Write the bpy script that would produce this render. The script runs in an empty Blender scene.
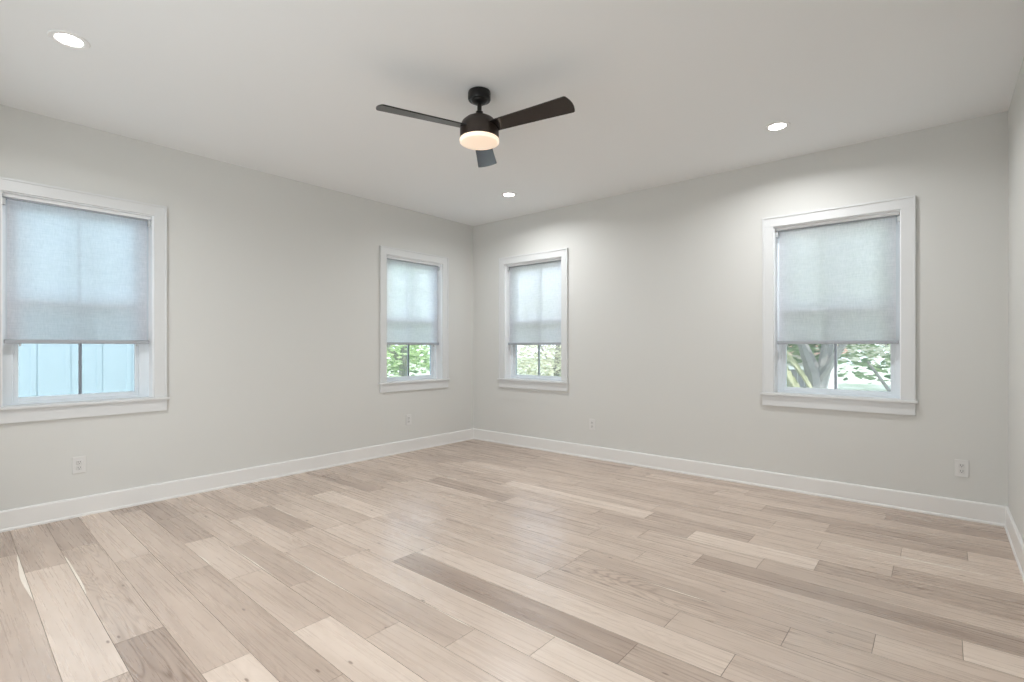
import bpy, bmesh, math, random
from math import sin, cos, pi, radians
from mathutils import Vector, Matrix

S = bpy.context.scene
COL = S.collection
R = random.Random(7)

# ------------------------------------------------------------------ camera
ROOM_W, ROOM_D, ROOM_H = 4.9435, 4.92, 2.743      # corner of the two window walls is the origin
cam = bpy.data.objects.new('camera', bpy.data.cameras.new('camera'))
COL.objects.link(cam)
cam.location = (4.605, -4.6619, 1.187)
cam.rotation_euler = (pi / 2, 0, 0.7031)
cam.data.sensor_width = 36
cam.data.lens = 506.08 / 1024 * 36
cam.data.shift_y = 5.76 / 1024
cam.data.clip_start = 0.02
S.camera = cam

# ------------------------------------------------------------------ view, world, sun, large lights
S.view_settings.view_transform = 'Standard'
S.view_settings.look = 'None'
S.view_settings.gamma = 1
S.view_settings.exposure = 0.34
S.view_settings.use_curve_mapping = False
S.cycles.use_denoising = True
S.cycles.max_bounces = 14
S.cycles.diffuse_bounces = 8
S.cycles.transparent_max_bounces = 12
S.cycles.sample_clamp_indirect = 6
S.cycles.caustics_reflective = False
S.cycles.caustics_refractive = False

world = bpy.data.worlds.new('sky')
S.world = world
world.use_nodes = True
wn = world.node_tree
wn.nodes.clear()
wo = wn.nodes.new('ShaderNodeOutputWorld')
bg = wn.nodes.new('ShaderNodeBackground')
sky = wn.nodes.new('ShaderNodeTexSky')
sky.sky_type = 'HOSEK_WILKIE'
sky.sun_direction = Vector((0.45, -0.55, 0.7)).normalized()
sky.turbidity = 4
mixw = wn.nodes.new('ShaderNodeMixRGB')
mixw.inputs[0].default_value = 0.88
mixw.inputs[2].default_value = (0.80, 0.92, 1.0, 1)
wn.links.new(sky.outputs[0], mixw.inputs[1])
wn.links.new(mixw.outputs[0], bg.inputs[0])
wn.links.new(bg.outputs[0], wo.inputs[0])
bg.inputs[1].default_value = 4.5

sun = bpy.data.objects.new('sun', bpy.data.lights.new('sun', 'SUN'))
COL.objects.link(sun)
sun.data.energy = 6.0
sun.data.angle = radians(1.0)
sun.data.color = (1.0, 0.95, 0.86)
sun.rotation_euler = Vector((-0.45, 0.50, -0.74)).to_track_quat('-Z', 'Y').to_euler()


def area(name, loc, rot, sx, sy, power, color=(1, 1, 1), spread=180):
    l = bpy.data.lights.new(name, 'AREA')
    l.shape = 'RECTANGLE'
    l.size, l.size_y = sx, sy
    l.energy = power
    l.color = color
    l.spread = radians(spread)
    o = bpy.data.objects.new(name, l)
    o.location = loc
    o.rotation_euler = rot
    COL.objects.link(o)
    return o


# added fill light for the room, shining in through the made-up rear opening
area('hall_light', (2.95, -5.75, 1.12), (radians(90), 0, radians(34)), 2.6, 2.0, 46, (0.88, 0.955, 1.0))

# ------------------------------------------------------------------ materials
MATS = {}


def new_mat(name):
    m = bpy.data.materials.new(name)
    m.use_nodes = True
    MATS[name] = m
    nt = m.node_tree
    return m, nt, nt.nodes['Principled BSDF']


def simple(name, col, rough=0.5, metal=0.0, spec=0.5, emit=None, estr=0, bump=0, bscale=60, var=0.0):
    m, nt, b = new_mat(name)
    b.inputs['Base Color'].default_value = (*col, 1)
    b.inputs['Roughness'].default_value = rough
    b.inputs['Metallic'].default_value = metal
    b.inputs['Specular IOR Level'].default_value = spec
    if emit:
        b.inputs['Emission Color'].default_value = (*emit, 1)
        b.inputs['Emission Strength'].default_value = estr
    if bump or var:
        tc = nt.nodes.new('ShaderNodeTexCoord')
        n = nt.nodes.new('ShaderNodeTexNoise')
        n.inputs['Scale'].default_value = bscale
        n.inputs['Detail'].default_value = 4
        nt.links.new(tc.outputs['Object'], n.inputs['Vector'])
        if bump:
            bp = nt.nodes.new('ShaderNodeBump')
            bp.inputs['Strength'].default_value = bump
            bp.inputs['Distance'].default_value = 0.002
            nt.links.new(n.outputs[0], bp.inputs['Height'])
            nt.links.new(bp.outputs[0], b.inputs['Normal'])
        if var:
            mx = nt.nodes.new('ShaderNodeMixRGB')
            mx.inputs[1].default_value = (*[c * (1 - var) for c in col], 1)
            mx.inputs[2].default_value = (*[min(1, c * (1 + var)) for c in col], 1)
            nt.links.new(n.outputs[0], mx.inputs[0])
            nt.links.new(mx.outputs[0], b.inputs['Base Color'])
    return m


M_wall = simple('wall_paint', (0.645, 0.645, 0.622), 0.65, spec=0.25, bump=0.10, bscale=160)
M_ceil = simple('ceiling_paint', (0.825, 0.84, 0.845), 0.8, spec=0.15, bump=0.12, bscale=120)
M_trim = simple('trim_paint', (0.67, 0.68, 0.68), 0.28, spec=0.45, bump=0.03, bscale=40)
M_base = simple('baseboard_paint', (0.77, 0.765, 0.75), 0.28, spec=0.45, bump=0.03, bscale=40)
M_vinyl = simple('window_vinyl', (0.88, 0.89, 0.90), 0.3, spec=0.5, bump=0.02)
M_frame = simple('window_frame_vinyl', (0.72, 0.77, 0.81), 0.35, spec=0.5, bump=0.02)
M_muntin = simple('muntin_grey', (0.66, 0.70, 0.71), 0.4, bump=0.02)
M_fillbox = simple('hall_paint', (0.72, 0.715, 0.70), 0.7, bump=0.1)  # for the made-up enclosure around the fill light
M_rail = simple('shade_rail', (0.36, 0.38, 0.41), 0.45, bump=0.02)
M_brk = simple('shade_bracket', (0.50, 0.52, 0.53), 0.5, bump=0.02)
M_plate = simple('outlet_plastic', (0.69, 0.685, 0.67), 0.35, bump=0.02)
M_recep = simple('outlet_face', (0.64, 0.635, 0.62), 0.35, bump=0.02)
M_slot = simple('outlet_slot', (0.05, 0.05, 0.05), 0.6, bump=0.02)
M_screw = simple('screw_metal', (0.6, 0.6, 0.58), 0.35, metal=0.8, bump=0.02)
M_black = simple('fan_black_metal', (0.010, 0.009, 0.008), 0.35, spec=0.35, bump=0.03, bscale=200)
M_warmlit = simple('fan_bronze_metal', (0.028, 0.018, 0.013), 0.42, metal=0.0, spec=0.6, bump=0.04, bscale=200)  # black housing browned to carry the lamp's warm glow in its colour
M_blade = simple('fan_blade_finish', (0.009, 0.007, 0.007), 0.13, spec=0.7, bump=0.05, bscale=30)
M_lens = simple('fan_lens_glow', (0.9, 0.85, 0.78), 0.5, emit=(1.0, 0.66, 0.42), estr=0.36)
M_rimglow = simple('fan_rim_glow', (0.9, 0.85, 0.78), 0.5, emit=(1.0, 0.76, 0.55), estr=0.62)
M_can = simple('can_trim_white', (0.85, 0.85, 0.84), 0.5, bump=0.02)
M_canlens = simple('can_lens', (1, 1, 1), 0.5, emit=(1.0, 0.98, 0.95), estr=14)
M_siding = simple('neighbour_siding', (0.40, 0.51, 0.56), 0.6, bump=0.1)  # white boards darkened and blued; their sky-lit shade is put into the colour
M_roof = simple('roof_shingle', (0.32, 0.30, 0.28), 0.9, bump=0.5, var=0.2)
M_bark = simple('pale_bark', (0.30, 0.295, 0.28), 0.9, bump=0.8, bscale=18, var=0.25)
M_barkd = simple('brown_bark', (0.22, 0.18, 0.14), 0.9, bump=0.8, bscale=18, var=0.25)
M_fence = simple('weathered_fence', (0.19, 0.19, 0.19), 0.85, bump=0.4, bscale=25, var=0.2)
M_railw = simple('white_rail', (0.82, 0.82, 0.80), 0.6, bump=0.05)
M_road = simple('pale_concrete', (0.36, 0.36, 0.35), 0.9, bump=0.4, var=0.12, bscale=6)
M_red = simple('terracotta_roof', (0.55, 0.30, 0.24), 0.8, bump=0.4, var=0.2)


def grass_mat():
    m, nt, b = new_mat('sunny_lawn')
    tc = nt.nodes.new('ShaderNodeTexCoord')
    n = nt.nodes.new('ShaderNodeTexNoise')
    n.inputs['Scale'].default_value = 0.7
    n.inputs['Detail'].default_value = 8
    r = nt.nodes.new('ShaderNodeValToRGB')
    r.color_ramp.elements[0].color = (0.26, 0.31, 0.20, 1)
    r.color_ramp.elements[1].color = (0.46, 0.48, 0.38, 1)
    r.color_ramp.elements[0].position = 0.35
    r.color_ramp.elements[1].position = 0.62
    nt.links.new(tc.outputs['Object'], n.inputs['Vector'])
    nt.links.new(n.outputs[0], r.inputs[0])
    nt.links.new(r.outputs[0], b.inputs['Base Color'])
    b.inputs['Roughness'].default_value = 0.95
    return m


M_grass = grass_mat()


def leaf_mat(name, c1, c2, trans=0.5):
    m, nt, b = new_mat(name)
    geo = nt.nodes.new('ShaderNodeNewGeometry')
    r = nt.nodes.new('ShaderNodeValToRGB')
    r.color_ramp.elements[0].color = (*c1, 1)
    r.color_ramp.elements[1].color = (*c2, 1)
    nt.links.new(geo.outputs['Random Per Island'], r.inputs[0])
    nt.links.new(r.outputs[0], b.inputs['Base Color'])
    b.inputs['Roughness'].default_value = 0.6
    tr = nt.nodes.new('ShaderNodeBsdfTranslucent')
    nt.links.new(r.outputs[0], tr.inputs[0])
    mx = nt.nodes.new('ShaderNodeMixShader')
    mx.inputs[0].default_value = trans
    nt.links.new(b.outputs[0], mx.inputs[1])
    nt.links.new(tr.outputs[0], mx.inputs[2])
    nt.links.new(mx.outputs[0], nt.nodes['Material Output'].inputs[0])
    return m


M_leafg = leaf_mat('fresh_leaves', (0.40, 0.54, 0.30), (0.85, 0.94, 0.66))
M_leafd = leaf_mat('deep_leaves', (0.16, 0.27, 0.14), (0.48, 0.60, 0.36))
M_leafp = leaf_mat('pale_leaves', (0.62, 0.62, 0.50), (0.96, 0.95, 0.84))
M_leafs = leaf_mat('silver_leaves', (0.34, 0.39, 0.36), (0.68, 0.73, 0.72))
M_palm = leaf_mat('palm_fronds', (0.40, 0.42, 0.24), (0.76, 0.74, 0.54))


def glass_mat():
    m = bpy.data.materials.new('window_glass')
    m.use_nodes = True
    nt = m.node_tree
    nt.nodes.clear()
    o = nt.nodes.new('ShaderNodeOutputMaterial')
    t = nt.nodes.new('ShaderNodeBsdfTransparent')
    t.inputs[0].default_value = (0.87, 0.88, 0.91, 1)
    g = nt.nodes.new('ShaderNodeBsdfGlossy')
    g.inputs['Roughness'].default_value = 0.02
    f = nt.nodes.new('ShaderNodeFresnel')
    f.inputs[0].default_value = 1.3
    mx = nt.nodes.new('ShaderNodeMixShader')
    nt.links.new(f.outputs[0], mx.inputs[0])
    nt.links.new(t.outputs[0], mx.inputs[1])
    nt.links.new(g.outputs[0], mx.inputs[2])
    nt.links.new(mx.outputs[0], o.inputs[0])
    return m


M_glass = glass_mat()


def screen_mat():
    m = bpy.data.materials.new('insect_mesh')
    m.use_nodes = True
    nt = m.node_tree
    nt.nodes.clear()
    o = nt.nodes.new('ShaderNodeOutputMaterial')
    t = nt.nodes.new('ShaderNodeBsdfTransparent')
    d = nt.nodes.new('ShaderNodeBsdfDiffuse')
    d.inputs[0].default_value = (0.25, 0.26, 0.27, 1)
    mx = nt.nodes.new('ShaderNodeMixShader')
    mx.inputs[0].default_value = 0.20
    nt.links.new(t.outputs[0], mx.inputs[1])
    nt.links.new(d.outputs[0], mx.inputs[2])
    nt.links.new(mx.outputs[0], o.inputs[0])
    return m


M_screen = screen_mat()


def shade_mat():
    """woven light-filtering fabric with horizontal slubs"""
    m = bpy.data.materials.new('shade_linen')
    m.use_nodes = True
    nt = m.node_tree
    nt.nodes.clear()
    o = nt.nodes.new('ShaderNodeOutputMaterial')
    tc = nt.nodes.new('ShaderNodeTexCoord')
    cols = []
    for sc, det in (((14, 14, 210), 3), ((190, 190, 30), 2)):
        mp = nt.nodes.new('ShaderNodeMapping')
        mp.inputs['Scale'].default_value = sc
        n = nt.nodes.new('ShaderNodeTexNoise')
        n.inputs['Scale'].default_value = 1
        n.inputs['Detail'].default_value = det
        nt.links.new(tc.outputs['Object'], mp.inputs[0])
        nt.links.new(mp.outputs[0], n.inputs['Vector'])
        cols.append(n)
    ad = nt.nodes.new('ShaderNodeMath')
    ad.operation = 'ADD'
    nt.links.new(cols[0].outputs[0], ad.inputs[0])
    nt.links.new(cols[1].outputs[0], ad.inputs[1])
    r = nt.nodes.new('ShaderNodeValToRGB')
    r.color_ramp.elements[0].position = 0.30
    r.color_ramp.elements[0].color = (0.78, 0.785, 0.82, 1)
    r.color_ramp.elements[1].position = 0.72
    r.color_ramp.elements[1].color = (0.97, 0.96, 0.995, 1)
    hf = nt.nodes.new('ShaderNodeMath')
    hf.operation = 'MULTIPLY'
    hf.inputs[1].default_value = 0.5
    nt.links.new(ad.outputs[0], hf.inputs[0])
    nt.links.new(hf.outputs[0], r.inputs[0])
    d = nt.nodes.new('ShaderNodeBsdfDiffuse')
    t = nt.nodes.new('ShaderNodeBsdfTranslucent')
    p = nt.nodes.new('ShaderNodeBsdfTransparent')
    nt.links.new(r.outputs[0], d.inputs[0])
    nt.links.new(r.outputs[0], t.inputs[0])
    mx = nt.nodes.new('ShaderNodeMixShader')
    mx.inputs[0].default_value = 0.78
    nt.links.new(d.outputs[0], mx.inputs[1])
    nt.links.new(t.outputs[0], mx.inputs[2])
    mx2 = nt.nodes.new('ShaderNodeMixShader')
    mx2.inputs[0].default_value = 0.07
    nt.links.new(mx.outputs[0], mx2.inputs[1])
    nt.links.new(p.outputs[0], mx2.inputs[2])
    nt.links.new(mx2.outputs[0], o.inputs[0])
    return m


M_shade = shade_mat()


def plank_mat():
    """pale oak: 'plank' colour attribute = (tone, random offset, figure strength)"""
    m, nt, b = new_mat('oak_plank')
    L = nt.links.new
    N = nt.nodes.new

    def math_(op, a, c=None, clamp=False):
        n = N('ShaderNodeMath')
        n.operation = op
        n.use_clamp = clamp
        for i, v in enumerate((a, c)):
            if v is None:
                continue
            if hasattr(v, 'default_value') or hasattr(v, 'is_linked'):
                L(v, n.inputs[i])
            else:
                n.inputs[i].default_value = v
        return n.outputs[0]

    at = N('ShaderNodeAttribute')
    at.attribute_name = 'plank'
    at.attribute_type = 'GEOMETRY'
    sep = N('ShaderNodeSeparateColor')
    L(at.outputs['Color'], sep.inputs[0])
    tone, rnd, fig = sep.outputs[0], sep.outputs[1], sep.outputs[2]
    tc = N('ShaderNodeTexCoord')
    sx = N('ShaderNodeSeparateXYZ')
    L(tc.outputs['Object'], sx.inputs[0])
    ox = math_('ADD', sx.outputs[0], math_('MULTIPLY', rnd, 61.0))
    oy = math_('ADD', sx.outputs[1], math_('MULTIPLY', rnd, 37.0))

    def vec(kx, ky, kz=0.0):
        c = N('ShaderNodeCombineXYZ')
        L(math_('MULTIPLY', ox, kx), c.inputs[0])
        L(math_('MULTIPLY', oy, ky), c.inputs[1])
        L(math_('MULTIPLY', rnd, 17.0), c.inputs[2])
        return c.outputs[0]

    def noise(v, sc=1.0, det=3, rough=0.55, dist=0.0):
        n = N('ShaderNodeTexNoise')
        n.inputs['Scale'].default_value = sc
        n.inputs['Detail'].default_value = det
        n.inputs['Roughness'].default_value = rough
        n.inputs['Distortion'].default_value = dist
        L(v, n.inputs['Vector'])
        return n.outputs[0]

    # base tone
    ramp = N('ShaderNodeValToRGB')
    e = ramp.color_ramp.elements
    e[0].position, e[0].color = 0.0, (0.235, 0.172, 0.135, 1)
    e[1].position, e[1].color = 1.0, (0.86, 0.745, 0.645, 1)
    for pos, c in ((0.25, (0.38, 0.292, 0.238)), (0.5, (0.56, 0.450, 0.372)), (0.75, (0.715, 0.595, 0.503))):
        k = e.new(pos)
        k.color = (*c, 1)
    blot = noise(vec(0.9, 7.0), 1.0, 5, 0.62, 0.4)
    fine = noise(vec(1.6, 60.0), 1.0, 5, 0.7)
    t1 = math_('ADD', math_('ADD', math_('MULTIPLY', tone, 0.78), 0.235), math_('MULTIPLY', math_('SUBTRACT', blot, 0.5), 0.62))
    t2 = math_('ADD', t1, math_('MULTIPLY', math_('SUBTRACT', fine, 0.5), 0.17), clamp=True)
    L(t2, ramp.inputs[0])
    # cathedral figure: contour lines of a stretched noise
    cn = noise(vec(0.65, 5.0), 1.0, 2, 0.5, 0.5)
    wav = math_('SINE', math_('MULTIPLY', cn, 190.0))
    line = math_('POWER', math_('MULTIPLY', math_('ADD', wav, 1.0), 0.5), 3.0)
    br = noise(vec(5.0, 30.0), 1.0, 3)
    lin2 = math_('MULTIPLY', line, math_('MULTIPLY', br, math_('MULTIPLY', fig, 1.0)), clamp=True)
    mx = N('ShaderNodeMixRGB')
    mx.blend_type = 'MULTIPLY'
    L(lin2, mx.inputs[0])
    L(ramp.outputs[0], mx.inputs[1])
    mx.inputs[2].default_value = (0.42, 0.35, 0.30, 1)
    # dark mineral streaks on strongly figured boards
    st = noise(vec(1.3, 17.0), 1.0, 5, 0.6, 0.4)
    sr = N('ShaderNodeMapRange')
    sr.inputs[1].default_value = 0.60
    sr.inputs[2].default_value = 0.74
    L(st, sr.inputs[0])
    sf = math_('MULTIPLY', sr.outputs[0], math_('MULTIPLY', fig, 0.85), clamp=True)
    mx2 = N('ShaderNodeMixRGB')
    mx2.blend_type = 'MULTIPLY'
    L(sf, mx2.inputs[0])
    L(mx.outputs[0], mx2.inputs[1])
    mx2.inputs[2].default_value = (0.40, 0.31, 0.25, 1)
    # knots
    vo = N('ShaderNodeTexVoronoi')
    vo.voronoi_dimensions = '2D'
    vo.inputs['Scale'].default_value = 1.0
    L(vec(1.6, 4.5), vo.inputs['Vector'])
    kr = N('ShaderNodeMapRange')
    kr.inputs[1].default_value = 0.030
    kr.inputs[2].default_value = 0.014
    L(vo.outputs['Distance'], kr.inputs[0])
    sc2 = N('ShaderNodeSeparateColor')
    L(vo.outputs['Color'], sc2.inputs[0])
    kf = math_('MULTIPLY', kr.outputs[0], math_('GREATER_THAN', sc2.outputs[0], 0.62))
    mx3 = N('ShaderNodeMixRGB')
    mx3.blend_type = 'MULTIPLY'
    L(math_('MULTIPLY', kf, 0.75), mx3.inputs[0])
    L(mx2.outputs[0], mx3.inputs[1])
    mx3.inputs[2].default_value = (0.25, 0.18, 0.14, 1)
    # pale sapwood streak along some edges
    L(mx3.outputs[0], b.inputs['Base Color'])
    rr = math_('ADD', math_('MULTIPLY', fine, 0.12), 0.22)
    L(rr, b.inputs['Roughness'])
    b.inputs['Specular IOR Level'].default_value = 0.62
    bp = N('ShaderNodeBump')
    bp.inputs['Strength'].default_value = 0.12
    bp.inputs['Distance'].default_value = 0.001
    L(fine, bp.inputs['Height'])
    L(bp.outputs[0], b.inputs['Normal'])
    return m


M_plank = plank_mat()
M_seam = simple('plank_seam', (0.31, 0.25, 0.205), 0.8, bump=0.1)
M_sap = simple('sapwood_edge', (0.84, 0.76, 0.66), 0.4, bump=0.1, var=0.08)


# ------------------------------------------------------------------ mesh helpers
def box(bm, x0, x1, y0, y1, z0, z1, mi=0):
    x0, x1 = min(x0, x1), max(x0, x1)
    y0, y1 = min(y0, y1), max(y0, y1)
    z0, z1 = min(z0, z1), max(z0, z1)
    v = [bm.verts.new((x, y, z)) for x in (x0, x1) for y in (y0, y1) for z in (z0, z1)]
    for f in ((0, 1, 3, 2), (4, 6, 7, 5), (0, 4, 5, 1), (2, 3, 7, 6), (0, 2, 6, 4), (1, 5, 7, 3)):
        bm.faces.new([v[i] for i in f]).material_index = mi


def lathe(bm, prof, cx=0, cy=0, n=48, cap=True):
    rings = []
    for r, z in prof:
        rings.append([bm.verts.new((cx + r * cos(2 * pi * i / n), cy + r * sin(2 * pi * i / n), z)) for i in range(n)])
    for a, b_ in zip(rings, rings[1:]):
        for i in range(n):
            bm.faces.new((a[i], a[(i + 1) % n], b_[(i + 1) % n], b_[i]))
    if cap:
        bm.faces.new(rings[0])
        bm.faces.new(rings[-1][::-1])


def obj(name, bm, mats, parent=None, smooth=False, bevel=0.0, origin=None):
    bmesh.ops.recalc_face_normals(bm, faces=bm.faces[:])
    me = bpy.data.meshes.new(name)
    if origin is not None:
        bmesh.ops.translate(bm, verts=bm.verts[:], vec=-Vector(origin))
    bm.to_mesh(me)
    bm.free()
    for m in (mats if isinstance(mats, (list, tuple)) else [mats]):
        me.materials.append(m)
    o = bpy.data.objects.new(name, me)
    COL.objects.link(o)
    if origin is not None:
        o.location = origin
    if parent is not None:
        o.parent = parent
        if origin is None:
            o.matrix_parent_inverse = Matrix.Translation(-parent.location)
    if smooth:
        for p in me.polygons:
            p.use_smooth = True
        me.set_sharp_from_angle(angle=radians(40))
    if bevel:
        bv = o.modifiers.new('bevel', 'BEVEL')
        bv.width = bevel
        bv.segments = 2
        bv.limit_method = 'ANGLE'
    return o


def empty(name, loc):
    o = bpy.data.objects.new(name, None)
    o.location = loc
    o.empty_display_size = 0.1
    COL.objects.link(o)
    return o


def tag(o, label, cat, group=None):
    o['label'] = label
    o['category'] = cat
    if group:
        o['group'] = group
    return o


def struct(o):
    o['kind'] = 'structure'
    return o


# ------------------------------------------------------------------ room shell
T = 0.19      # wall thickness
LEFT_OPEN = [(-4.298, -3.485), (-1.343, -0.541)]
FAR_OPEN = [(0.547, 1.378), (3.540, 4.376)]
Z0, Z1 = 0.780, 2.185      # bottom (under the stool) and top of every opening
JB = 0.012


def wall_with_holes(name, a0, a1, holes, mapf, mat, z_top=ROOM_H, zb=0.0):
    bm = bmesh.new()
    cur = a0
    for h0, h1, hz0, hz1 in holes:
        mapf(bm, cur, h0, 0, T, zb, z_top)
        if hz0 > zb:
            mapf(bm, h0, h1, 0, T, zb, hz0)
        mapf(bm, h0, h1, 0, T, hz1, z_top)
        cur = h1
    mapf(bm, cur, a1, 0, T, zb, z_top)
    return struct(obj(name, bm, mat))


mapL = lambda bm, u0, u1, d0, d1, z0, z1, mi=0: box(bm, -d0, -d1, u0, u1, z0, z1, mi)
mapF = lambda bm, u0, u1, d0, d1, z0, z1, mi=0: box(bm, u0, u1, d0, d1, z0, z1, mi)
mapR = lambda bm, u0, u1, d0, d1, z0, z1, mi=0: box(bm, ROOM_W + d0, ROOM_W + d1, u0, u1, z0, z1, mi)
mapB = lambda bm, u0, u1, d0, d1, z0, z1, mi=0: box(bm, u0, u1, -ROOM_D - d0, -ROOM_D - d1, z0, z1, mi)

wall_with_holes('wall_left', -ROOM_D, 0, [(a - JB, b_ + JB, Z0, Z1 + JB) for a, b_ in LEFT_OPEN], mapL, M_wall)
wall_with_holes('wall_far', -T, ROOM_W + T, [(a - JB, b_ + JB, Z0, Z1 + JB) for a, b_ in FAR_OPEN], mapF, M_wall)
wall_with_holes('wall_right', -ROOM_D, 0, [], mapR, M_wall)
wall_with_holes('wall_rear', -T, ROOM_W + T, [(1.1, 4.4, 0.0, 2.3)], mapB, M_wall)  # the opening is made up, to let the fill light in

bm = bmesh.new()
box(bm, -T, ROOM_W + T, -ROOM_D - T, T, ROOM_H, ROOM_H + 0.2)
struct(obj('ceiling', bm, M_ceil))
# unseen eave added to cut the skylight on the two far windows
bm = bmesh.new()
box(bm, -T, ROOM_W + T, T, T + 0.5, ROOM_H - 0.12, ROOM_H + 0.1)
struct(obj('trim_1', bm, M_vinyl))
# made-up enclosure behind the rear opening, closed around the added fill light
bm = bmesh.new()
box(bm, 0.8, 4.7, -7.1, -7.0, -0.05, 2.6)
box(bm, 0.7, 0.8, -7.1, -ROOM_D - T, -0.05, 2.6)
box(bm, 4.7, 4.8, -7.1, -ROOM_D - T, -0.05, 2.6)
struct(obj('wall_hall', bm, M_fillbox))
bm = bmesh.new()
box(bm, 0.7, 4.8, -7.1, -ROOM_D - T, 2.6, 2.7)
struct(obj('ceiling_hall', bm, M_ceil))


def baseboard(name, path):
    """profile swept along a straight run; path = (start, end, inward normal)"""
    (ax, ay), (bx, by), (nx, ny) = path
    prof = [(0, 0.0), (0.021, 0.0), (0.021, 0.010), (0.018, 0.016), (0.0145, 0.018), (0.0145, 0.124), (0.011, 0.132), (0.0, 0.134)]
    bm = bmesh.new()
    dx, dy = bx - ax, by - ay
    l = math.hypot(dx, dy)
    dx, dy = dx / l, dy / l
    s0, s1 = [], []
    for d, z in prof:
        s0.append(bm.verts.new((ax + nx * d + dx * d, ay + ny * d + dy * d, z)))
        s1.append(bm.verts.new((bx + nx * d - dx * d, by + ny * d - dy * d, z)))
    for i in range(len(prof) - 1):
        bm.faces.new((s0[i], s0[i + 1], s1[i + 1], s1[i]))
    bm.faces.new(s0)
    bm.faces.new(s1[::-1])
    return struct(obj(name, bm, M_base))


e_ = 0.0005
baseboard('baseboard_left', ((e_, -ROOM_D + e_), (e_, -e_), (1, 0)))
baseboard('baseboard_far', ((e_, -e_), (ROOM_W - e_, -e_), (0, -1)))
baseboard('baseboard_right', ((ROOM_W - e_, -e_), (ROOM_W - e_, -ROOM_D + e_), (-1, 0)))
baseboard('baseboard_rear', ((e_, -ROOM_D + e_), (1.08, -ROOM_D + e_), (0, 1)))

# ------------------------------------------------------------------ floor planks
# row k lies between edge(k) and edge(k+1); k = 0 holds the long dark board
def edge(k):
    return -2.787 - 0.171 * k if k >= 0 else min(0.0, -2.787 - 0.173 * k)


def lean(y, x):
    # the boards nearest the camera run very slightly out of square with the wall
    k = (-2.787 - y) / 0.171
    return -min(0.026, max(0.0, 0.0045 * k)) * (x - 2.3)


# tone, figure after each joint (x); first entry starts at the left wall
ROWS = {
    9: [(0, .22, .9), (0.57, .54, .25)],
    8: [(0, .48, .2), (0.94, .74, .10), (2.34, .45, .9)],
    7: [(0, .36, .3), (0.71, .62, .85), (2.09, .27, 1.0)],
    6: [(0, .66, .1), (1.14, .58, .15), (2.56, .74, .4)],
    5: [(0, .28, .2), (0.16, .62, .35), (1.57, .52, .6), (2.95, .50, .7)],
    4: [(0, .27, .2), (0.53, .46, .2), (1.13, .72, .1), (1.84, .60, .3), (2.55, .78, .3)],
    3: [(0, .56, .5), (0.55, .66, .3), (1.40, .50, .2), (2.15, .60, .5), (2.82, .70, .3)],
    2: [(0, .55, .2), (0.9, .70, .2), (1.72, .60, .2), (3.11, .66, .3)],
    1: [(0, .60, .2), (0.77, .44, .3), (1.45, .66, .2), (2.04, .74, .2), (3.40, .84, .2)],
    0: [(0, .52, .3), (0.80, .68, .2), (1.55, .74, .1), (2.29, .30, .05), (3.68, .50, .6)],
    -1: [(0, .50, .2), (0.52, .68, .1), (1.6, .70, .4), (2.3, .80, .55), (4.0, .66, .3)],
    -2: [(0, .52, .2), (0.77, .80, .1), (1.61, .66, .4), (3.02, .60, .2), (3.71, .66, .2)],
    -3: [(0, .55, .2), (0.85, .66, .2), (2.0, .62, .7), (3.05, .62, 1.0), (4.12, .64, .8)],
    -4: [(0, .50, .2), (0.26, .38, .3), (1.04, .66, .2), (3.04, .58, .3), (4.40, .66, .3)],
    -5: [(0, .55, .2), (0.9, .60, .2), (2.2, .66, .2), (3.3, .64, .3), (4.67, .84, .1)],
    -6: [(0, .52, .2), (1.0, .64, .2), (2.0, .58, .6), (2.91, .62, .3), (3.57, .38, .5)],
    -7: [(0, .56, .2), (1.12, .36, .2), (2.04, .66, .1), (2.47, .60, .2), (3.16, .66, .2), (3.85, .62, .3)],
    -8: [(0, .52, .3), (0.6, .62, .2), (1.9, .66, .2), (2.72, .50, .3), (3.40, .82, .1), (4.09, .48, 1.0)],
    -9: [(0, .55, .3), (1.0, .50, .2), (1.71, .80, .1), (3.04, .40, .2), (3.71, .66, .2), (4.41, .50, .8)],
    -10: [(0, .46, .3), (0.7, .60, .3), (1.99, .64, .2), (3.0, .60, .2), (4.05, .70, .3)],
    -11: [(0, .46, .3), (0.33, .36, .2), (0.88, .66, .1), (2.2, .56, .2), (3.75, .60, .1), (4.43, .70, .2)],
    -12: [(0, .50, .3), (1.5, .62, .2), (3.35, .64, .1), (4.04, .42, .2), (4.72, .72, .1)],
    -13: [(0, .45, .3), (1.2, .55, .2), (2.4, .60, .2), (3.61, .40, .3)],
    -14: [(0, .42, .2), (0.9, .50, .2), (2.1, .52, .2), (3.2, .58, .2)],
    -15: [(0, .38, .3), (1.3, .50, .2), (2.54, .68, .1), (3.4, .52, .2), (4.31, .36, .5)],
    -16: [(0, .40, .2), (1.0, .40, .2), (2.3, .52, .2), (3.9, .44, .3)],
    -17: [(0, .40, .2)],
}
# pale sapwood strips along board edges: (row, side 0 far / 1 near, x0, x1, width)
SAP = [(-10, 0, 3.95, 4.93, .014), (-3, 0, 3.45, 3.85, .010), (3, 0, 1.70, 2.55, .007), (2, 0, 2.85, 3.10, .006), (3, 1, 1.38, 2.0, .007),
       (4, 1, 1.36, 1.6, .009), (0, 1, .80, 1.2, .010), (9, 0, .57, 1.38, .020), (7, 1, .80, 1.5, .012), (1, 0, 2.31, 3.85, .005), (-7, 0, 3.2, 3.8, .007)]


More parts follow.
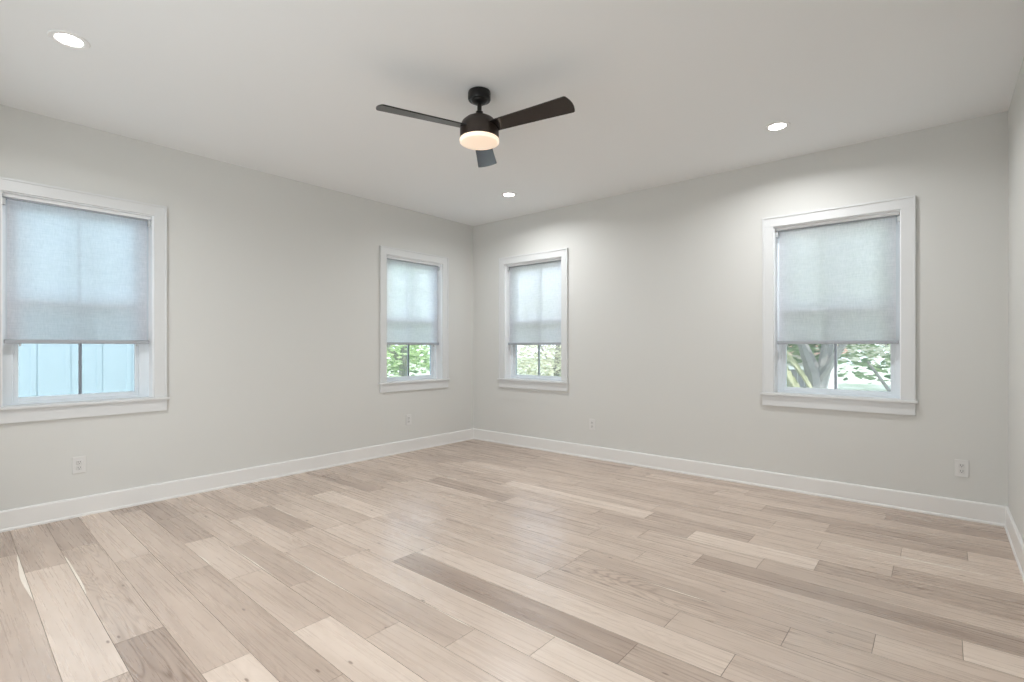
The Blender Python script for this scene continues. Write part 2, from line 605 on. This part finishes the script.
def build_floor():
    bm = bmesh.new()
    cl = bm.loops.layers.color.new('plank')
    x_end, x_start = ROOM_W + 0.01, -0.01
    G = 0.0011      # half groove
    BV = 0.0014

    def plank(x0, x1, y0, y1, c, mi=0):
        tx0, tx1, ty0, ty1 = x0 + G, x1 - G, y0 + G, y1 - G
        top = [bm.verts.new((px, py + lean(py, px), pz)) for px, py, pz in ((tx0, ty0, 0), (tx1, ty0, 0), (tx1, ty1, 0), (tx0, ty1, 0))]
        low = [bm.verts.new((px, py + lean(py, px), pz)) for px, py, pz in ((tx0 - BV, ty0 - BV, -0.0022), (tx1 + BV, ty0 - BV, -0.0022), (tx1 + BV, ty1 + BV, -0.0022), (tx0 - BV, ty1 + BV, -0.0022))]
        f = bm.faces.new(top)
        f.material_index = mi
        fs = [f]
        for i in range(4):
            g = bm.faces.new((low[i], low[(i + 1) % 4], top[(i + 1) % 4], top[i]))
            g.material_index = 1
            fs.append(g)
        for f in fs:
            for l in f.loops:
                l[cl] = c

    for k in range(-17, 14):
        y1, y0 = edge(k), edge(k + 1)
        if y1 - y0 < 0.01:
            continue
        if y0 < -ROOM_D - 0.1:
            y0 = -ROOM_D - 0.1
        row = ROWS.get(k)
        if row is None:
            x = -R.uniform(0, 1)
            row = []
            while x < ROOM_W:
                row.append((max(0, x), R.uniform(.35, .85), R.uniform(0, .7)))
                x += R.choice((.6, .9, 1.4, 1.4))
        for i, (x, t, g) in enumerate(row):
            xa = x if i else x_start
            xb = row[i + 1][0] if i + 1 < len(row) else x_end
            if i + 1 == len(row) and xb - xa > 2.0 and k < 9:      # boards are never longer than 1.9 m
                mid = xa + 1.9
                plank(xa, mid, y0, y1, (t, R.random(), g, 1))
                plank(mid, xb, y0, y1, (max(.3, min(.85, t + R.uniform(-.12, .12))), R.random(), g, 1))
            else:
                plank(xa, xb, y0, y1, (t, R.random(), g, 1))
    # sapwood streaks lie flush in the boards, tapering to a point
    for k, side, x0, x1, w in SAP:
        ye = edge(k + side) + (0.0015 if side else -0.0015)
        sgn = 1 if side else -1
        pts = [(x0, ye)]
        n = 10
        for i in range(1, n):
            t = i / n
            pts.append((x0 + (x1 - x0) * t, ye + sgn * w * (sin(pi * t) ** 0.6) * (0.85 + 0.15 * sin(9 * t + k))))
        pts.append((x1, ye))
        vs = [bm.verts.new((px, py + lean(py, px), 0.0004)) for px, py in pts]
        f = bm.faces.new(vs if side == 0 else vs[::-1])
        f.material_index = 2
    # bed under the boards
    box(bm, -T, ROOM_W + T, -7.1, T, -0.05, -0.0022, 1)
    me_o = obj('floor', bm, [M_plank, M_seam, M_sap])
    return struct(me_o)


fl = build_floor()
# make sure top faces look up
for p in fl.data.polygons:
    pass


# ------------------------------------------------------------------ windows
def build_window(n, u0, u1, mp, origin):
    root = struct(empty('window_%d' % n, origin))

    def add(name, fn, mat, bevel=0.0015, parent=root):
        bm = bmesh.new()
        fn(bm)
        o = obj(name, bm, mat, None, bevel=bevel)
        o.parent = parent
        o.matrix_parent_inverse = Matrix.Translation(-root.location) if parent is root else parent.matrix_parent_inverse.copy()
        if parent is not root:
            o.matrix_parent_inverse = Matrix.Identity(4)
        return o

    ZS = 0.800      # stool top
    CW = 0.090

    def casing(bm):
        for s, a, b_ in ((0, u0 - CW, u0 - 0.006), (1, u1 + 0.006, u1 + CW)):
            mp(bm, a, b_, -0.017, -0.0004, ZS + .0005, Z1 + 0.006)
            ob = (a, a + 0.014) if s == 0 else (b_ - 0.014, b_)
            mp(bm, ob[0], ob[1], -0.024, -0.017, ZS + .0005, Z1 + CW)
        mp(bm, u0 - CW, u1 + CW, -0.017, -0.0004, Z1 + 0.006, Z1 + CW)
        mp(bm, u0 - CW + 0.014, u1 + CW - 0.014, -0.024, -0.017, Z1 + CW - 0.014, Z1 + CW)
    add('casing', casing, M_trim)

    def jamb(bm):
        mp(bm, u0 - JB, u0, 0, 0.105, ZS, Z1)
        mp(bm, u1, u1 + JB, 0, 0.105, ZS, Z1)
        mp(bm, u0 - JB, u1 + JB, 0, 0.105, Z1, Z1 + JB)
    add('jamb', jamb, M_vinyl, 0)  # whiter than the casing: window light on the jamb put into its colour

    def stool(bm):
        mp(bm, u0 - CW - 0.016, u1 + CW + 0.016, -0.034, -0.0004, Z0 + .0005, ZS)
        mp(bm, u0 - JB, u1 + JB, -0.0004, 0.105, Z0, ZS)
    add('stool', stool, M_trim, 0.003)
    add('apron', lambda bm: mp(bm, u0 - CW, u1 + CW, -0.017, -0.0004, 0.692, Z0), M_trim, 0.002)

    F = 0.054 if n == 1 else 0.032

    def frame(bm):
        mp(bm, u0 - JB, u0 + F, 0.105, 0.188, ZS - .02, Z1 + JB)
        mp(bm, u1 - F, u1 + JB, 0.105, 0.188, ZS - .02, Z1 + JB)
        mp(bm, u0 + F, u1 - F, 0.105, 0.188, Z1 - 0.03, Z1 + JB)
        mp(bm, u0 + F, u1 - F, 0.105, 0.188, ZS - .02, ZS + 0.016)
        for a, b_ in ((u0 + F, u0 + F + .008), (u1 - F - .008, u1 - F)):     # parting stop
            mp(bm, a, b_, 0.105, 0.118, ZS + 0.016, Z1 - 0.03)
    add('frame', frame, M_frame, 0.002)

    a, b_ = u0 + F, u1 - F
    ZM = 1.490

    def sash(name, d0, d1, z0, z1, rb, rt):
        SW = 0.031

        def fn(bm):
            mp(bm, a + .001, a + SW, d0, d1, z0, z1)
            mp(bm, b_ - SW, b_ - .001, d0, d1, z0, z1)
            mp(bm, a + SW, b_ - SW, d0, d1, z0, z0 + rb)
            mp(bm, a + SW, b_ - SW, d0, d1, z1 - rt, z1)
        o = add(name, fn, M_frame, 0.0025)
        c = (a + b_) / 2
        mdm = (d0 + d1) / 2
        m1 = add('muntin', lambda bm: mp(bm, c - .009, c + .009, mdm - .008, mdm + .008, z0 + rb, z1 - rt), M_muntin, 0.001, parent=o)
        g = add('glass_pane', lambda bm: mp(bm, a + SW - .002, b_ - SW + .002, mdm - .0105, mdm - .009, z0 + rb - .002, z1 - rt + .002), M_glass, 0, parent=o)
    sash('lower_sash', 0.120, 0.148, ZS + 0.016, ZM + 0.018, 0.030, 0.036)
    sash('upper_sash', 0.152, 0.180, ZM - 0.018, Z1 - 0.03, 0.036, 0.036)

    def scr(bm):
        mp(bm, a, b_, 0.1835, 0.1840, ZS + 0.016, ZM)
    add('insect_screen', scr, M_screen, 0)
    return root


WINS = []
for n, (u0, u1) in enumerate(LEFT_OPEN, 1):
    WINS.append((build_window(n, u0, u1, mapL, (0, (u0 + u1) / 2, Z0)), u0, u1, mapL, 'L'))
for n, (u0, u1) in enumerate(FAR_OPEN, 3):
    WINS.append((build_window(n, u0, u1, mapF, ((u0 + u1) / 2, 0, Z0)), u0, u1, mapF, 'F'))

SHADE_LABELS = [
    'white fabric roller shade in the largest window, at the left edge of the picture',
    'white fabric roller shade in the left-wall window just left of the room corner',
    'white fabric roller shade in the window just right of the room corner',
    'white fabric roller shade in the window at the right end of the far wall',
]


def build_shade(label, u0, u1, mp, side):
    c = (u0 + u1) / 2
    loc = (-0.05, c, 2.185) if side == 'L' else (c, 0.05, 2.185)
    root = tag(empty('roller_shade', loc), label, 'window shade', 'roller shades in the four windows')

    def add(name, bm, mat, bevel=0.0, smooth=False, parent=None):
        o = obj(name, bm, mat, None, bevel=bevel, smooth=smooth)
        o.parent = parent or root
        if parent is None:
            o.matrix_parent_inverse = Matrix.Translation(-root.location)
        return o

    bm = bmesh.new()
    mp(bm, u0 + 0.004, u1 - 0.004, 0.030, 0.086, 2.164, 2.1845)
    add('head_rail', bm, M_vinyl, 0.003)
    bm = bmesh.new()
    mp(bm, u0 + 0.018, u1 - 0.018, 0.040, 0.080, 2.152, 2.1645)  # dark strip standing in for the head rail's shadow on the fabric
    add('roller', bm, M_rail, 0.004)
    # fabric: a thin woven sheet with real thickness and a hardly visible wave
    bm = bmesh.new()
    fa, fb = u0 + 0.026, u1 - 0.026
    nz, nu = 24, 16
    for d, flip in ((0.0, 0), (0.0008, 1)):
        g = []
        for i in range(nz + 1):
            z = 1.232 + (2.160 - 1.232) * i / nz
            rowv = []
            for j in range(nu + 1):
                u = fa + (fb - fa) * j / nu
                dd = 0.050 + d + 0.0010 * sin(3.1 * j / nu * pi) * (1 - i / nz)
                rowv.append(bm.verts.new((-dd, u, z) if side == 'L' else (u, dd, z)))
            g.append(rowv)
        for i in range(nz):
            for j in range(nu):
                bm.faces.new((g[i][j], g[i][j + 1], g[i + 1][j + 1], g[i + 1][j]))
        break
    add('fabric', bm, M_shade)
    bm = bmesh.new()
    mp(bm, u0 + 0.010, u1 - 0.010, 0.040, 0.060, 1.208, 1.236)
    rail = add('bottom_rail', bm, M_rail, 0.004)
    for u in (u0 + 0.086, u1 - 0.086):
        bm = bmesh.new()
        mp(bm, u - 0.005, u + 0.005, 0.044, 0.056, 1.190, 1.2085)
        mp(bm, u - 0.005, u + 0.005, 0.036, 0.056, 1.190, 1.194)
        h = add('pull_hook', bm, M_brk, 0.001, parent=rail)
        h.matrix_parent_inverse = Matrix.Identity(4)
    for u, s in ((u0, 1), (u1, -1)):
        bm = bmesh.new()
        mp(bm, u + s * 0.001, u + s * 0.018, 0.036, 0.066, 2.112, 2.157)
        add('bracket', bm, M_brk, 0.003)
    return root


for (w, u0, u1, mp, side), lab in zip(WINS, SHADE_LABELS):
    build_shade(lab, u0, u1, mp, side)


# ------------------------------------------------------------------ outlets
def build_outlet(label, u, z, side):
    """duplex receptacle built facing +Y locally, then turned to its wall"""
    loc = (0.0006, u, z) if side == 'L' else (u, -0.0006, z)
    root = tag(empty('wall_outlet', loc), label, 'outlet', 'power outlets along the walls')
    rot = 0.0 if side == 'L' else -pi / 2

    def w(bm, name, mat, parent, bevel=0.0, smooth=False):
        # local: x out of the wall, y along, z up
        bmesh.ops.rotate(bm, verts=bm.verts[:], cent=(0, 0, 0), matrix=Matrix.Rotation(rot, 3, 'Z'))
        o = obj(name, bm, mat, None, bevel=bevel, smooth=smooth)
        o.parent = parent
        return o
    bm = bmesh.new()
    box(bm, 0, 0.006, -0.037, 0.037, -0.059, 0.059)
    w(bm, 'plate', M_plate, root, 0.003)
    for zz in (-0.0195, 0.0195):
        bm = bmesh.new()
        box(bm, 0.005, 0.0085, -0.0165, 0.0165, zz - 0.014, zz + 0.014)
        rc = w(bm, 'receptacle', M_recep, root, 0.003)
        bm = bmesh.new()
        box(bm, 0.008, 0.0088, -0.0075, -0.0050, zz - 0.002, zz + 0.008)
        box(bm, 0.008, 0.0088, 0.0050, 0.0075, zz - 0.002, zz + 0.008)
        box(bm, 0.008, 0.0088, -0.0022, 0.0022, zz - 0.010, zz - 0.0055)
        w(bm, 'slots', M_slot, rc)
    bm = bmesh.new()
    bmesh.ops.create_cone(bm, cap_ends=True, segments=16, radius1=0.0035, radius2=0.003, depth=0.002,
                          matrix=Matrix.Translation((0.007, 0, 0)) @ Matrix.Rotation(pi / 2, 4, 'Y'))
    w(bm, 'screw', M_screw, root)
    return root


build_outlet('white duplex outlet low on the left wall, below the big left window', -3.919, 0.360, 'L')
build_outlet('white duplex outlet low on the left wall, close to the room corner', -1.045, 0.360, 'L')
build_outlet('white duplex outlet low on the far wall, beside the corner window', 1.775, 0.360, 'F')
build_outlet('white duplex outlet low on the far wall, near its right end', 4.714, 0.350, 'F')


# ------------------------------------------------------------------ recessed lights
def build_can(label, x, y):
    root = tag(empty('recessed_light', (x, y, ROOM_H)), label, 'ceiling light', 'recessed ceiling lights')
    bm = bmesh.new()
    lathe(bm, [(0.052, -0.0005), (0.082, -0.0005), (0.083, -0.003), (0.080, -0.006), (0.062, -0.007), (0.055, -0.004), (0.052, -0.0005)], n=48, cap=False)
    o = obj('trim_ring', bm, M_can, None, smooth=True)
    o.parent = root
    bm = bmesh.new()
    lathe(bm, [(0.0545, -0.0008), (0.0545, -0.0035), (0.04, -0.0045), (0.02, -0.005)], n=48)
    o = obj('lens', bm, M_canlens, None, smooth=True)
    o.parent = root
    l = bpy.data.lights.new('can_lamp', 'AREA')
    l.shape = 'DISK'
    l.size = 0.10
    l.energy = 12.5
    l.spread = radians(158)
    l.color = (0.97, 0.985, 1.0)
    lo = bpy.data.objects.new('can_lamp', l)
    lo.location = (0, 0, -0.010)
    COL.objects.link(lo)
    lo.parent = root
    return root


build_can('round white recessed ceiling light in the upper left of the room, nearest the camera', 1.238, -4.157)
build_can('round white recessed ceiling light above the right part of the far wall', 3.724, -0.729)
build_can('smallest round recessed ceiling light, near the far corner behind the fan', 1.238, -0.737)
build_can('round white recessed ceiling light nearest the right wall, above the camera', 3.724, -4.157)


# ------------------------------------------------------------------ ceiling fan
def build_fan():
    cx, cy = 2.459, -2.437
    root = tag(empty('ceiling_fan', (cx, cy, ROOM_H)),
               'black three-blade ceiling fan with a glowing round light, hanging mid-ceiling', 'ceiling fan')
    H = ROOM_H

    def add(name, bm, mat, smooth=True, bevel=0, parent=None):
        o = obj(name, bm, mat, None, smooth=smooth, bevel=bevel)
        o.parent = parent or root
        return o

    def L(prof):
        bm = bmesh.new()
        lathe(bm, [(r, z - H) for r, z in prof])
        return bm
    add('canopy', L([(0.060, H - .0005), (0.067, H - 0.004), (0.069, H - 0.012), (0.069, H - 0.048), (0.065, H - 0.056), (0.050, H - 0.059), (0.046, H - 0.066), (0.034, H - 0.074), (0.020, H - 0.078)]), M_black)
    add('downrod', L([(0.0135, H - 0.076), (0.0135, 2.590)]), M_black)
    hs = add('motor_housing', L([(0.024, 2.600), (0.034, 2.598), (0.052, 2.590), (0.084, 2.573), (0.106, 2.552), (0.1165, 2.526), (0.1185, 2.510), (0.1185, 2.455), (0.116, 2.453)]), M_warmlit)
    add('collar', L([(0.020, 2.620), (0.022, 2.618), (0.022, 2.600), (0.020, 2.599)]), M_black)
    ln = add('light_lens', L([(0.1165, 2.4525), (0.1195, 2.450), (0.1195, 2.440), (0.118, 2.433), (0.112, 2.4285)]), M_rimglow)
    add('diffuser', L([(0.112, 2.4287), (0.106, 2.4270), (0.07, 2.4240), (0.03, 2.4225)]), M_lens, parent=ln)
    # blades
    for k in range(3):
        a = 2.2403 + k * 2 * pi / 3
        bm = bmesh.new()
        out = []      # outline in blade space: x along, y across
        r0, r1 = 0.105, 0.610
        w0, w1 = 0.050, 0.069
        out += [(r0, -w0), (r0 + 0.30, -(w0 + w1) / 2 - .001), (r1 - 0.012, -w1), (r1 - 0.003, -w1 + 0.004)]
        for t in range(-5, 6):
            y = t / 5 * (w1 - 0.010)
            out.append((r1 + 0.012 * (1 - (t / 5) ** 2), y))
        out += [(r1 - 0.003, w1 - 0.004), (r1 - 0.012, w1), (r0 + 0.30, (w0 + w1) / 2 + .001), (r0, w0)]
        th = 0.0075
        top = [bm.verts.new((x, y, th / 2)) for x, y in out]
        bot = [bm.verts.new((x, y, -th / 2)) for x, y in out]
        bm.faces.new(top)
        bm.faces.new(bot[::-1])
        n = len(out)
        for i in range(n):
            bm.faces.new((top[i], bot[i], bot[(i + 1) % n], top[(i + 1) % n]))
        bmesh.ops.rotate(bm, verts=bm.verts[:], cent=(0, 0, 0), matrix=Matrix.Rotation(BLADE_PITCH, 3, 'X'))
        bmesh.ops.rotate(bm, verts=bm.verts[:], cent=(0, 0, 0), matrix=Matrix.Rotation(a, 3, 'Z'))
        bmesh.ops.translate(bm, verts=bm.verts[:], vec=(0, 0, 2.512 - H))
        add('blade', bm, M_blade, smooth=False, bevel=0.0015)
    return root


BLADE_PITCH = radians(-12)
build_fan()

# ------------------------------------------------------------------ outdoors
GZ = -0.55
bm = bmesh.new()
# lawn as a gently rolling sheet around the house, open under the house itself
bmesh.ops.create_grid(bm, x_segments=60, y_segments=60, size=60)
for v in bm.verts:
    v.co.z = GZ + 0.10 * sin(v.co.x * 0.23) * cos(v.co.y * 0.19) - 0.12
struct(obj('ground', bm, M_grass))


def leaf_cloud(bm, c, rad, n, size, rnd, flat=1.0):
    for _ in range(n):
        while True:
            p = Vector((rnd.uniform(-1, 1), rnd.uniform(-1, 1), rnd.uniform(-1, 1)))
            if 0.25 < p.length < 1:
                break
        p = Vector((p.x * rad[0], p.y * rad[1], p.z * rad[2])) + Vector(c)
        s = size * rnd.uniform(0.6, 1.3)
        m = Matrix.Rotation(rnd.uniform(0, 2 * pi), 3, 'Z') @ Matrix.Rotation(rnd.uniform(-1.2, 1.2), 3, 'X')
        q = [m @ Vector(v) * s + p for v in ((-1, 0, 0), (0, -.45, .08), (1, 0, 0), (0, .45, .08))]
        bm.faces.new([bm.verts.new(v) for v in q])


def limb(bm, pts, n=8):
    """tapering tube through (x,y,z,r) points"""
    rings = []
    for i, (x, y, z, r) in enumerate(pts):
        a = Vector(pts[max(0, i - 1)][:3])
        b_ = Vector(pts[min(len(pts) - 1, i + 1)][:3])
        d = (b_ - a).normalized()
        q = d.to_track_quat('Z', 'Y')
        rings.append([bm.verts.new(Vector((x, y, z)) + q @ Vector((r * cos(2 * pi * k / n), r * sin(2 * pi * k / n), 0))) for k in range(n)])
    for a, b_ in zip(rings, rings[1:]):
        for k in range(n):
            bm.faces.new((a[k], a[(k + 1) % n], b_[(k + 1) % n], b_[k]))
    bm.faces.new(rings[0][::-1])
    bm.faces.new(rings[-1])


def tree(name, label, loc, limbs, clouds, leafm, barkm, seed, cat='tree', group=None):
    root = tag(empty(name, loc), label, cat, group)
    rnd = random.Random(seed)
    bm = bmesh.new()
    for l in limbs:
        limb(bm, l)
    o = obj('trunk', bm, barkm, None, smooth=True)
    o.parent = root
    bm = bmesh.new()
    for c, rad, n, s in clouds:
        leaf_cloud(bm, c, rad, n, s, rnd)
    me = bpy.data.meshes.new('foliage')
    bm.to_mesh(me)
    bm.free()
    me.materials.append(leafm)
    o = bpy.data.objects.new('foliage', me)
    COL.objects.link(o)
    o.parent = root
    return root


# neighbour's white board-and-batten house seen through the big left window
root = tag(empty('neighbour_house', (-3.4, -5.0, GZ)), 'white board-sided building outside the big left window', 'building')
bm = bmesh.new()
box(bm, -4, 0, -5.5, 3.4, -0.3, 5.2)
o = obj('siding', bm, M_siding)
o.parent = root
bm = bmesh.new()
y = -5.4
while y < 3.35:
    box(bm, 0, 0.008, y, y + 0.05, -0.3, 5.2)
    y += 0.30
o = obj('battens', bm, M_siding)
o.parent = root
bm = bmesh.new()
for s in (0,):
    v = [bm.verts.new(p) for p in ((0.45, -5.9, 5.1), (0.45, 3.8, 5.1), (-2, 3.8, 6.3), (-2, -5.9, 6.3), (-4.4, -5.9, 5.1), (-4.4, 3.8, 5.1))]
    bm.faces.new((v[0], v[1], v[2], v[3]))
    bm.faces.new((v[3], v[2], v[5], v[4]))
    bm.faces.new((v[0], v[3], v[4]))
    bm.faces.new((v[1], v[5], v[2]))
    bm.faces.new((v[0], v[4], v[5], v[1]))
o = obj('roof', bm, M_roof)
o.parent = root

# trees beyond the two corner windows
tree('leafy_tree', 'green leafy tree outside the window left of the room corner', (-7.5, 4.6, GZ),
     [[(0, 0, -0.3, .16), (0.1, 0, 1.2, .13), (0.0, .2, 2.6, .10), (.3, .4, 4.0, .05)],
      [(0.1, 0, 1.2, .09), (-.5, -.6, 2.2, .06), (-.8, -1.0, 3.2, .03)]],
     [((0, 0, 2.9), (2.6, 2.6, 1.6), 2600, .11), ((-.6, -1.0, 1.3), (1.2, 1.5, 1.0), 900, .10), ((.4, 1.2, 1.6), (1.6, 1.2, 0.8), 800, .11)],
     M_leafg, M_bark, 1)
tree('background_tree', 'deep green tree row far beyond the window left of the room corner', (-15, 9, GZ),
     [[(0, 0, -0.3, .3), (0, 0, 4, .2)]],
     [((0, 0, 3.5), (4, 6, 3.4), 2600, .28)], M_leafd, M_barkd, 2)
tree('pale_tree', 'sunlit pale-leaved tree outside the window right of the room corner', (-3.1, 6.2, GZ),
     [[(0, 0, -0.3, .12), (0.05, 0, 1.3, .09), (.1, .1, 2.6, .06)],
      [(0.05, 0, 1.1, .05), (.7, .3, 1.9, .03), (1.2, .5, 2.6, .02)],
      [(0.05, 0, 1.0, .05), (-.6, .1, 1.8, .03), (-1.0, .3, 2.4, .02)]],
     [((0, 0, 2.0), (1.9, 1.6, 1.4), 3400, .09), ((.1, .3, 1.0), (1.7, 1.3, .7), 1300, .08)],
     M_leafp, M_bark, 3)
tree('forked_tree', 'pale forked tree trunk outside the rightmost window', (3.25, 3.6, GZ),
     [[(0, 0, -0.3, .17), (0.02, 0, .9, .13), (-.02, 0, 1.35, .11), (-.16, .02, 1.75, .07), (-.34, .05, 2.3, .06), (-.5, .1, 3.2, .05), (-.6, .2, 4.0, .03)],
      [(0.0, 0, 1.0, .11), (.10, .03, 1.45, .09), (.16, .05, 1.9, .07), (.32, .1, 2.8, .05), (.5, .1, 3.8, .03)],
      [(0.02, 0, 1.2, .07), (.30, -.1, 1.7, .045), (.6, -.1, 2.2, .03)]],
     [((0, .2, 3.75), (2.7, 2.4, 1.35), 8500, .09)], M_leafs, M_bark, 4)  # crown widened, thickened and greyed to dim the skylight on the rightmost shade


def palm(loc):
    root = tag(empty('palm', loc), 'small yellow-green palm outside the rightmost window, left of the forked trunk', 'palm')
    rnd = random.Random(9)
    bm = bmesh.new()
    limb(bm, [(0, 0, -0.3, .09), (0.02, 0, .8, .07), (.03, 0, 1.9, .06)])
    o = obj('trunk', bm, M_bark, None, smooth=True)
    o.parent = root
    for k in range(16):
        a = k * 2 * pi / 16 * 3 + rnd.uniform(-.15, .15)
        up = rnd.uniform(-.1, .8)
        bm = bmesh.new()
        for i in range(22):
            t = i / 21
            r = 0.95 * t
            z = 1.9 + up * t * .9 - 1.25 * t * t
            for s in (-1, 1):
                base = Vector((cos(a) * r, sin(a) * r, z))
                side = Vector((-sin(a), cos(a), 0)) * s
                tip = base + side * (0.24 * (1 - .5 * t)) + Vector((cos(a) * .12, sin(a) * .12, -.26))
                w = Vector((cos(a), sin(a), 0)) * .030
                bm.faces.new([bm.verts.new(v) for v in (base - w, base + w, tip)])
        me = bpy.data.meshes.new('frond')
        bm.to_mesh(me)
        bm.free()
        me.materials.append(M_palm)
        o = bpy.data.objects.new('frond', me)
        COL.objects.link(o)
        o.parent = root


palm((2.35, 3.0, GZ))
tree('far_hedge', 'dark green bushes in the distance beyond the forked tree', (1.2, 10.5, GZ),
     [[(0, 0, -0.3, .1), (0, 0, 1.5, .06)]],
     [((0, 0, 2.8), (5.5, 1.5, 1.5), 6000, .16)], M_leafd, M_barkd, 5, 'bushes')
tree('blossom_shrub', 'pale shrub with thin trunk outside the right half of the rightmost window', (4.05, 5.2, GZ),
     [[(0, 0, -0.3, .05), (0.03, 0, .8, .04), (-.02, 0, 1.5, .03)],
      [(0.03, 0, .8, .03), (.3, .1, 1.5, .02)], [(0.03, 0, .9, .03), (-.35, .1, 1.5, .02)]],
     [((0, 0, 2.05), (1.3, 1.0, .62), 1500, .06)], M_leafp, M_bark, 6, 'shrub')

# low fence and rails
root = tag(empty('yard_fence', (2.0, 7.4, GZ)), 'low weathered grey fence behind the forked tree', 'fence')
bm = bmesh.new()
for i in range(30):
    x = -2.95 + i * 0.125
    box(bm, x, x + 0.112, -0.01, 0.01, -0.1, 1.25)
o = obj('boards', bm, M_fence)
o.parent = root
bm = bmesh.new()
box(bm, -3.0, .85, -0.05, -0.012, 1.26, 1.33)
o = obj('top_rail', bm, M_railw)
o.parent = root
root = tag(empty('garden_shed', (-0.1, 12.8, GZ)), 'low building with a reddish roof far beyond the forked tree', 'building')
bm = bmesh.new()
box(bm, -2, 2, 0, 3, -0.3, 1.55)
o = obj('walls', bm, M_railw)
o.parent = root
bm = bmesh.new()
v = [bm.verts.new(p) for p in ((-2.3, -.3, 1.5), (2.3, -.3, 1.5), (2.3, 3.3, 1.5), (-2.3, 3.3, 1.5), (-2.3, 1.5, 2.3), (2.3, 1.5, 2.3))]
for f in ((0, 1, 5, 4), (3, 4, 5, 2), (0, 4, 3), (1, 2, 5), (0, 3, 2, 1)):
    bm.faces.new([v[i] for i in f])
o = obj('roof', bm, M_red)
o.parent = root
bm = bmesh.new()
box(bm, 4.2, 12, 6.5, 8.2, GZ - .2, GZ + 0.06)
struct(obj('driveway', bm, M_road))
root = tag(empty('white_rail_fence', (7.0, 9.2, GZ)), 'low white rail fence beyond the pale driveway, outside the rightmost window', 'fence')
for z in (0.35, 0.75):
    bm = bmesh.new()
    box(bm, -3.2, 5, -.02, .02, z, z + .09)
    o = obj('rail', bm, M_railw)
    o.parent = root
for i in range(5):
    bm = bmesh.new()
    x = -3.1 + i * 2
    box(bm, x, x + .1, .021, .12, -.2, .95)
    o = obj('post', bm, M_railw)
    o.parent = root
tree('distant_tree', 'tall deep green tree mass on the horizon outside the rightmost window', (6.0, 19.5, GZ),
     [[(0, 0, -0.3, .3), (0, 0, 3, .2)]],
     [((0, 0, 3.6), (9.0, 3, 3.6), 9000, .20)], M_leafd, M_barkd, 8)
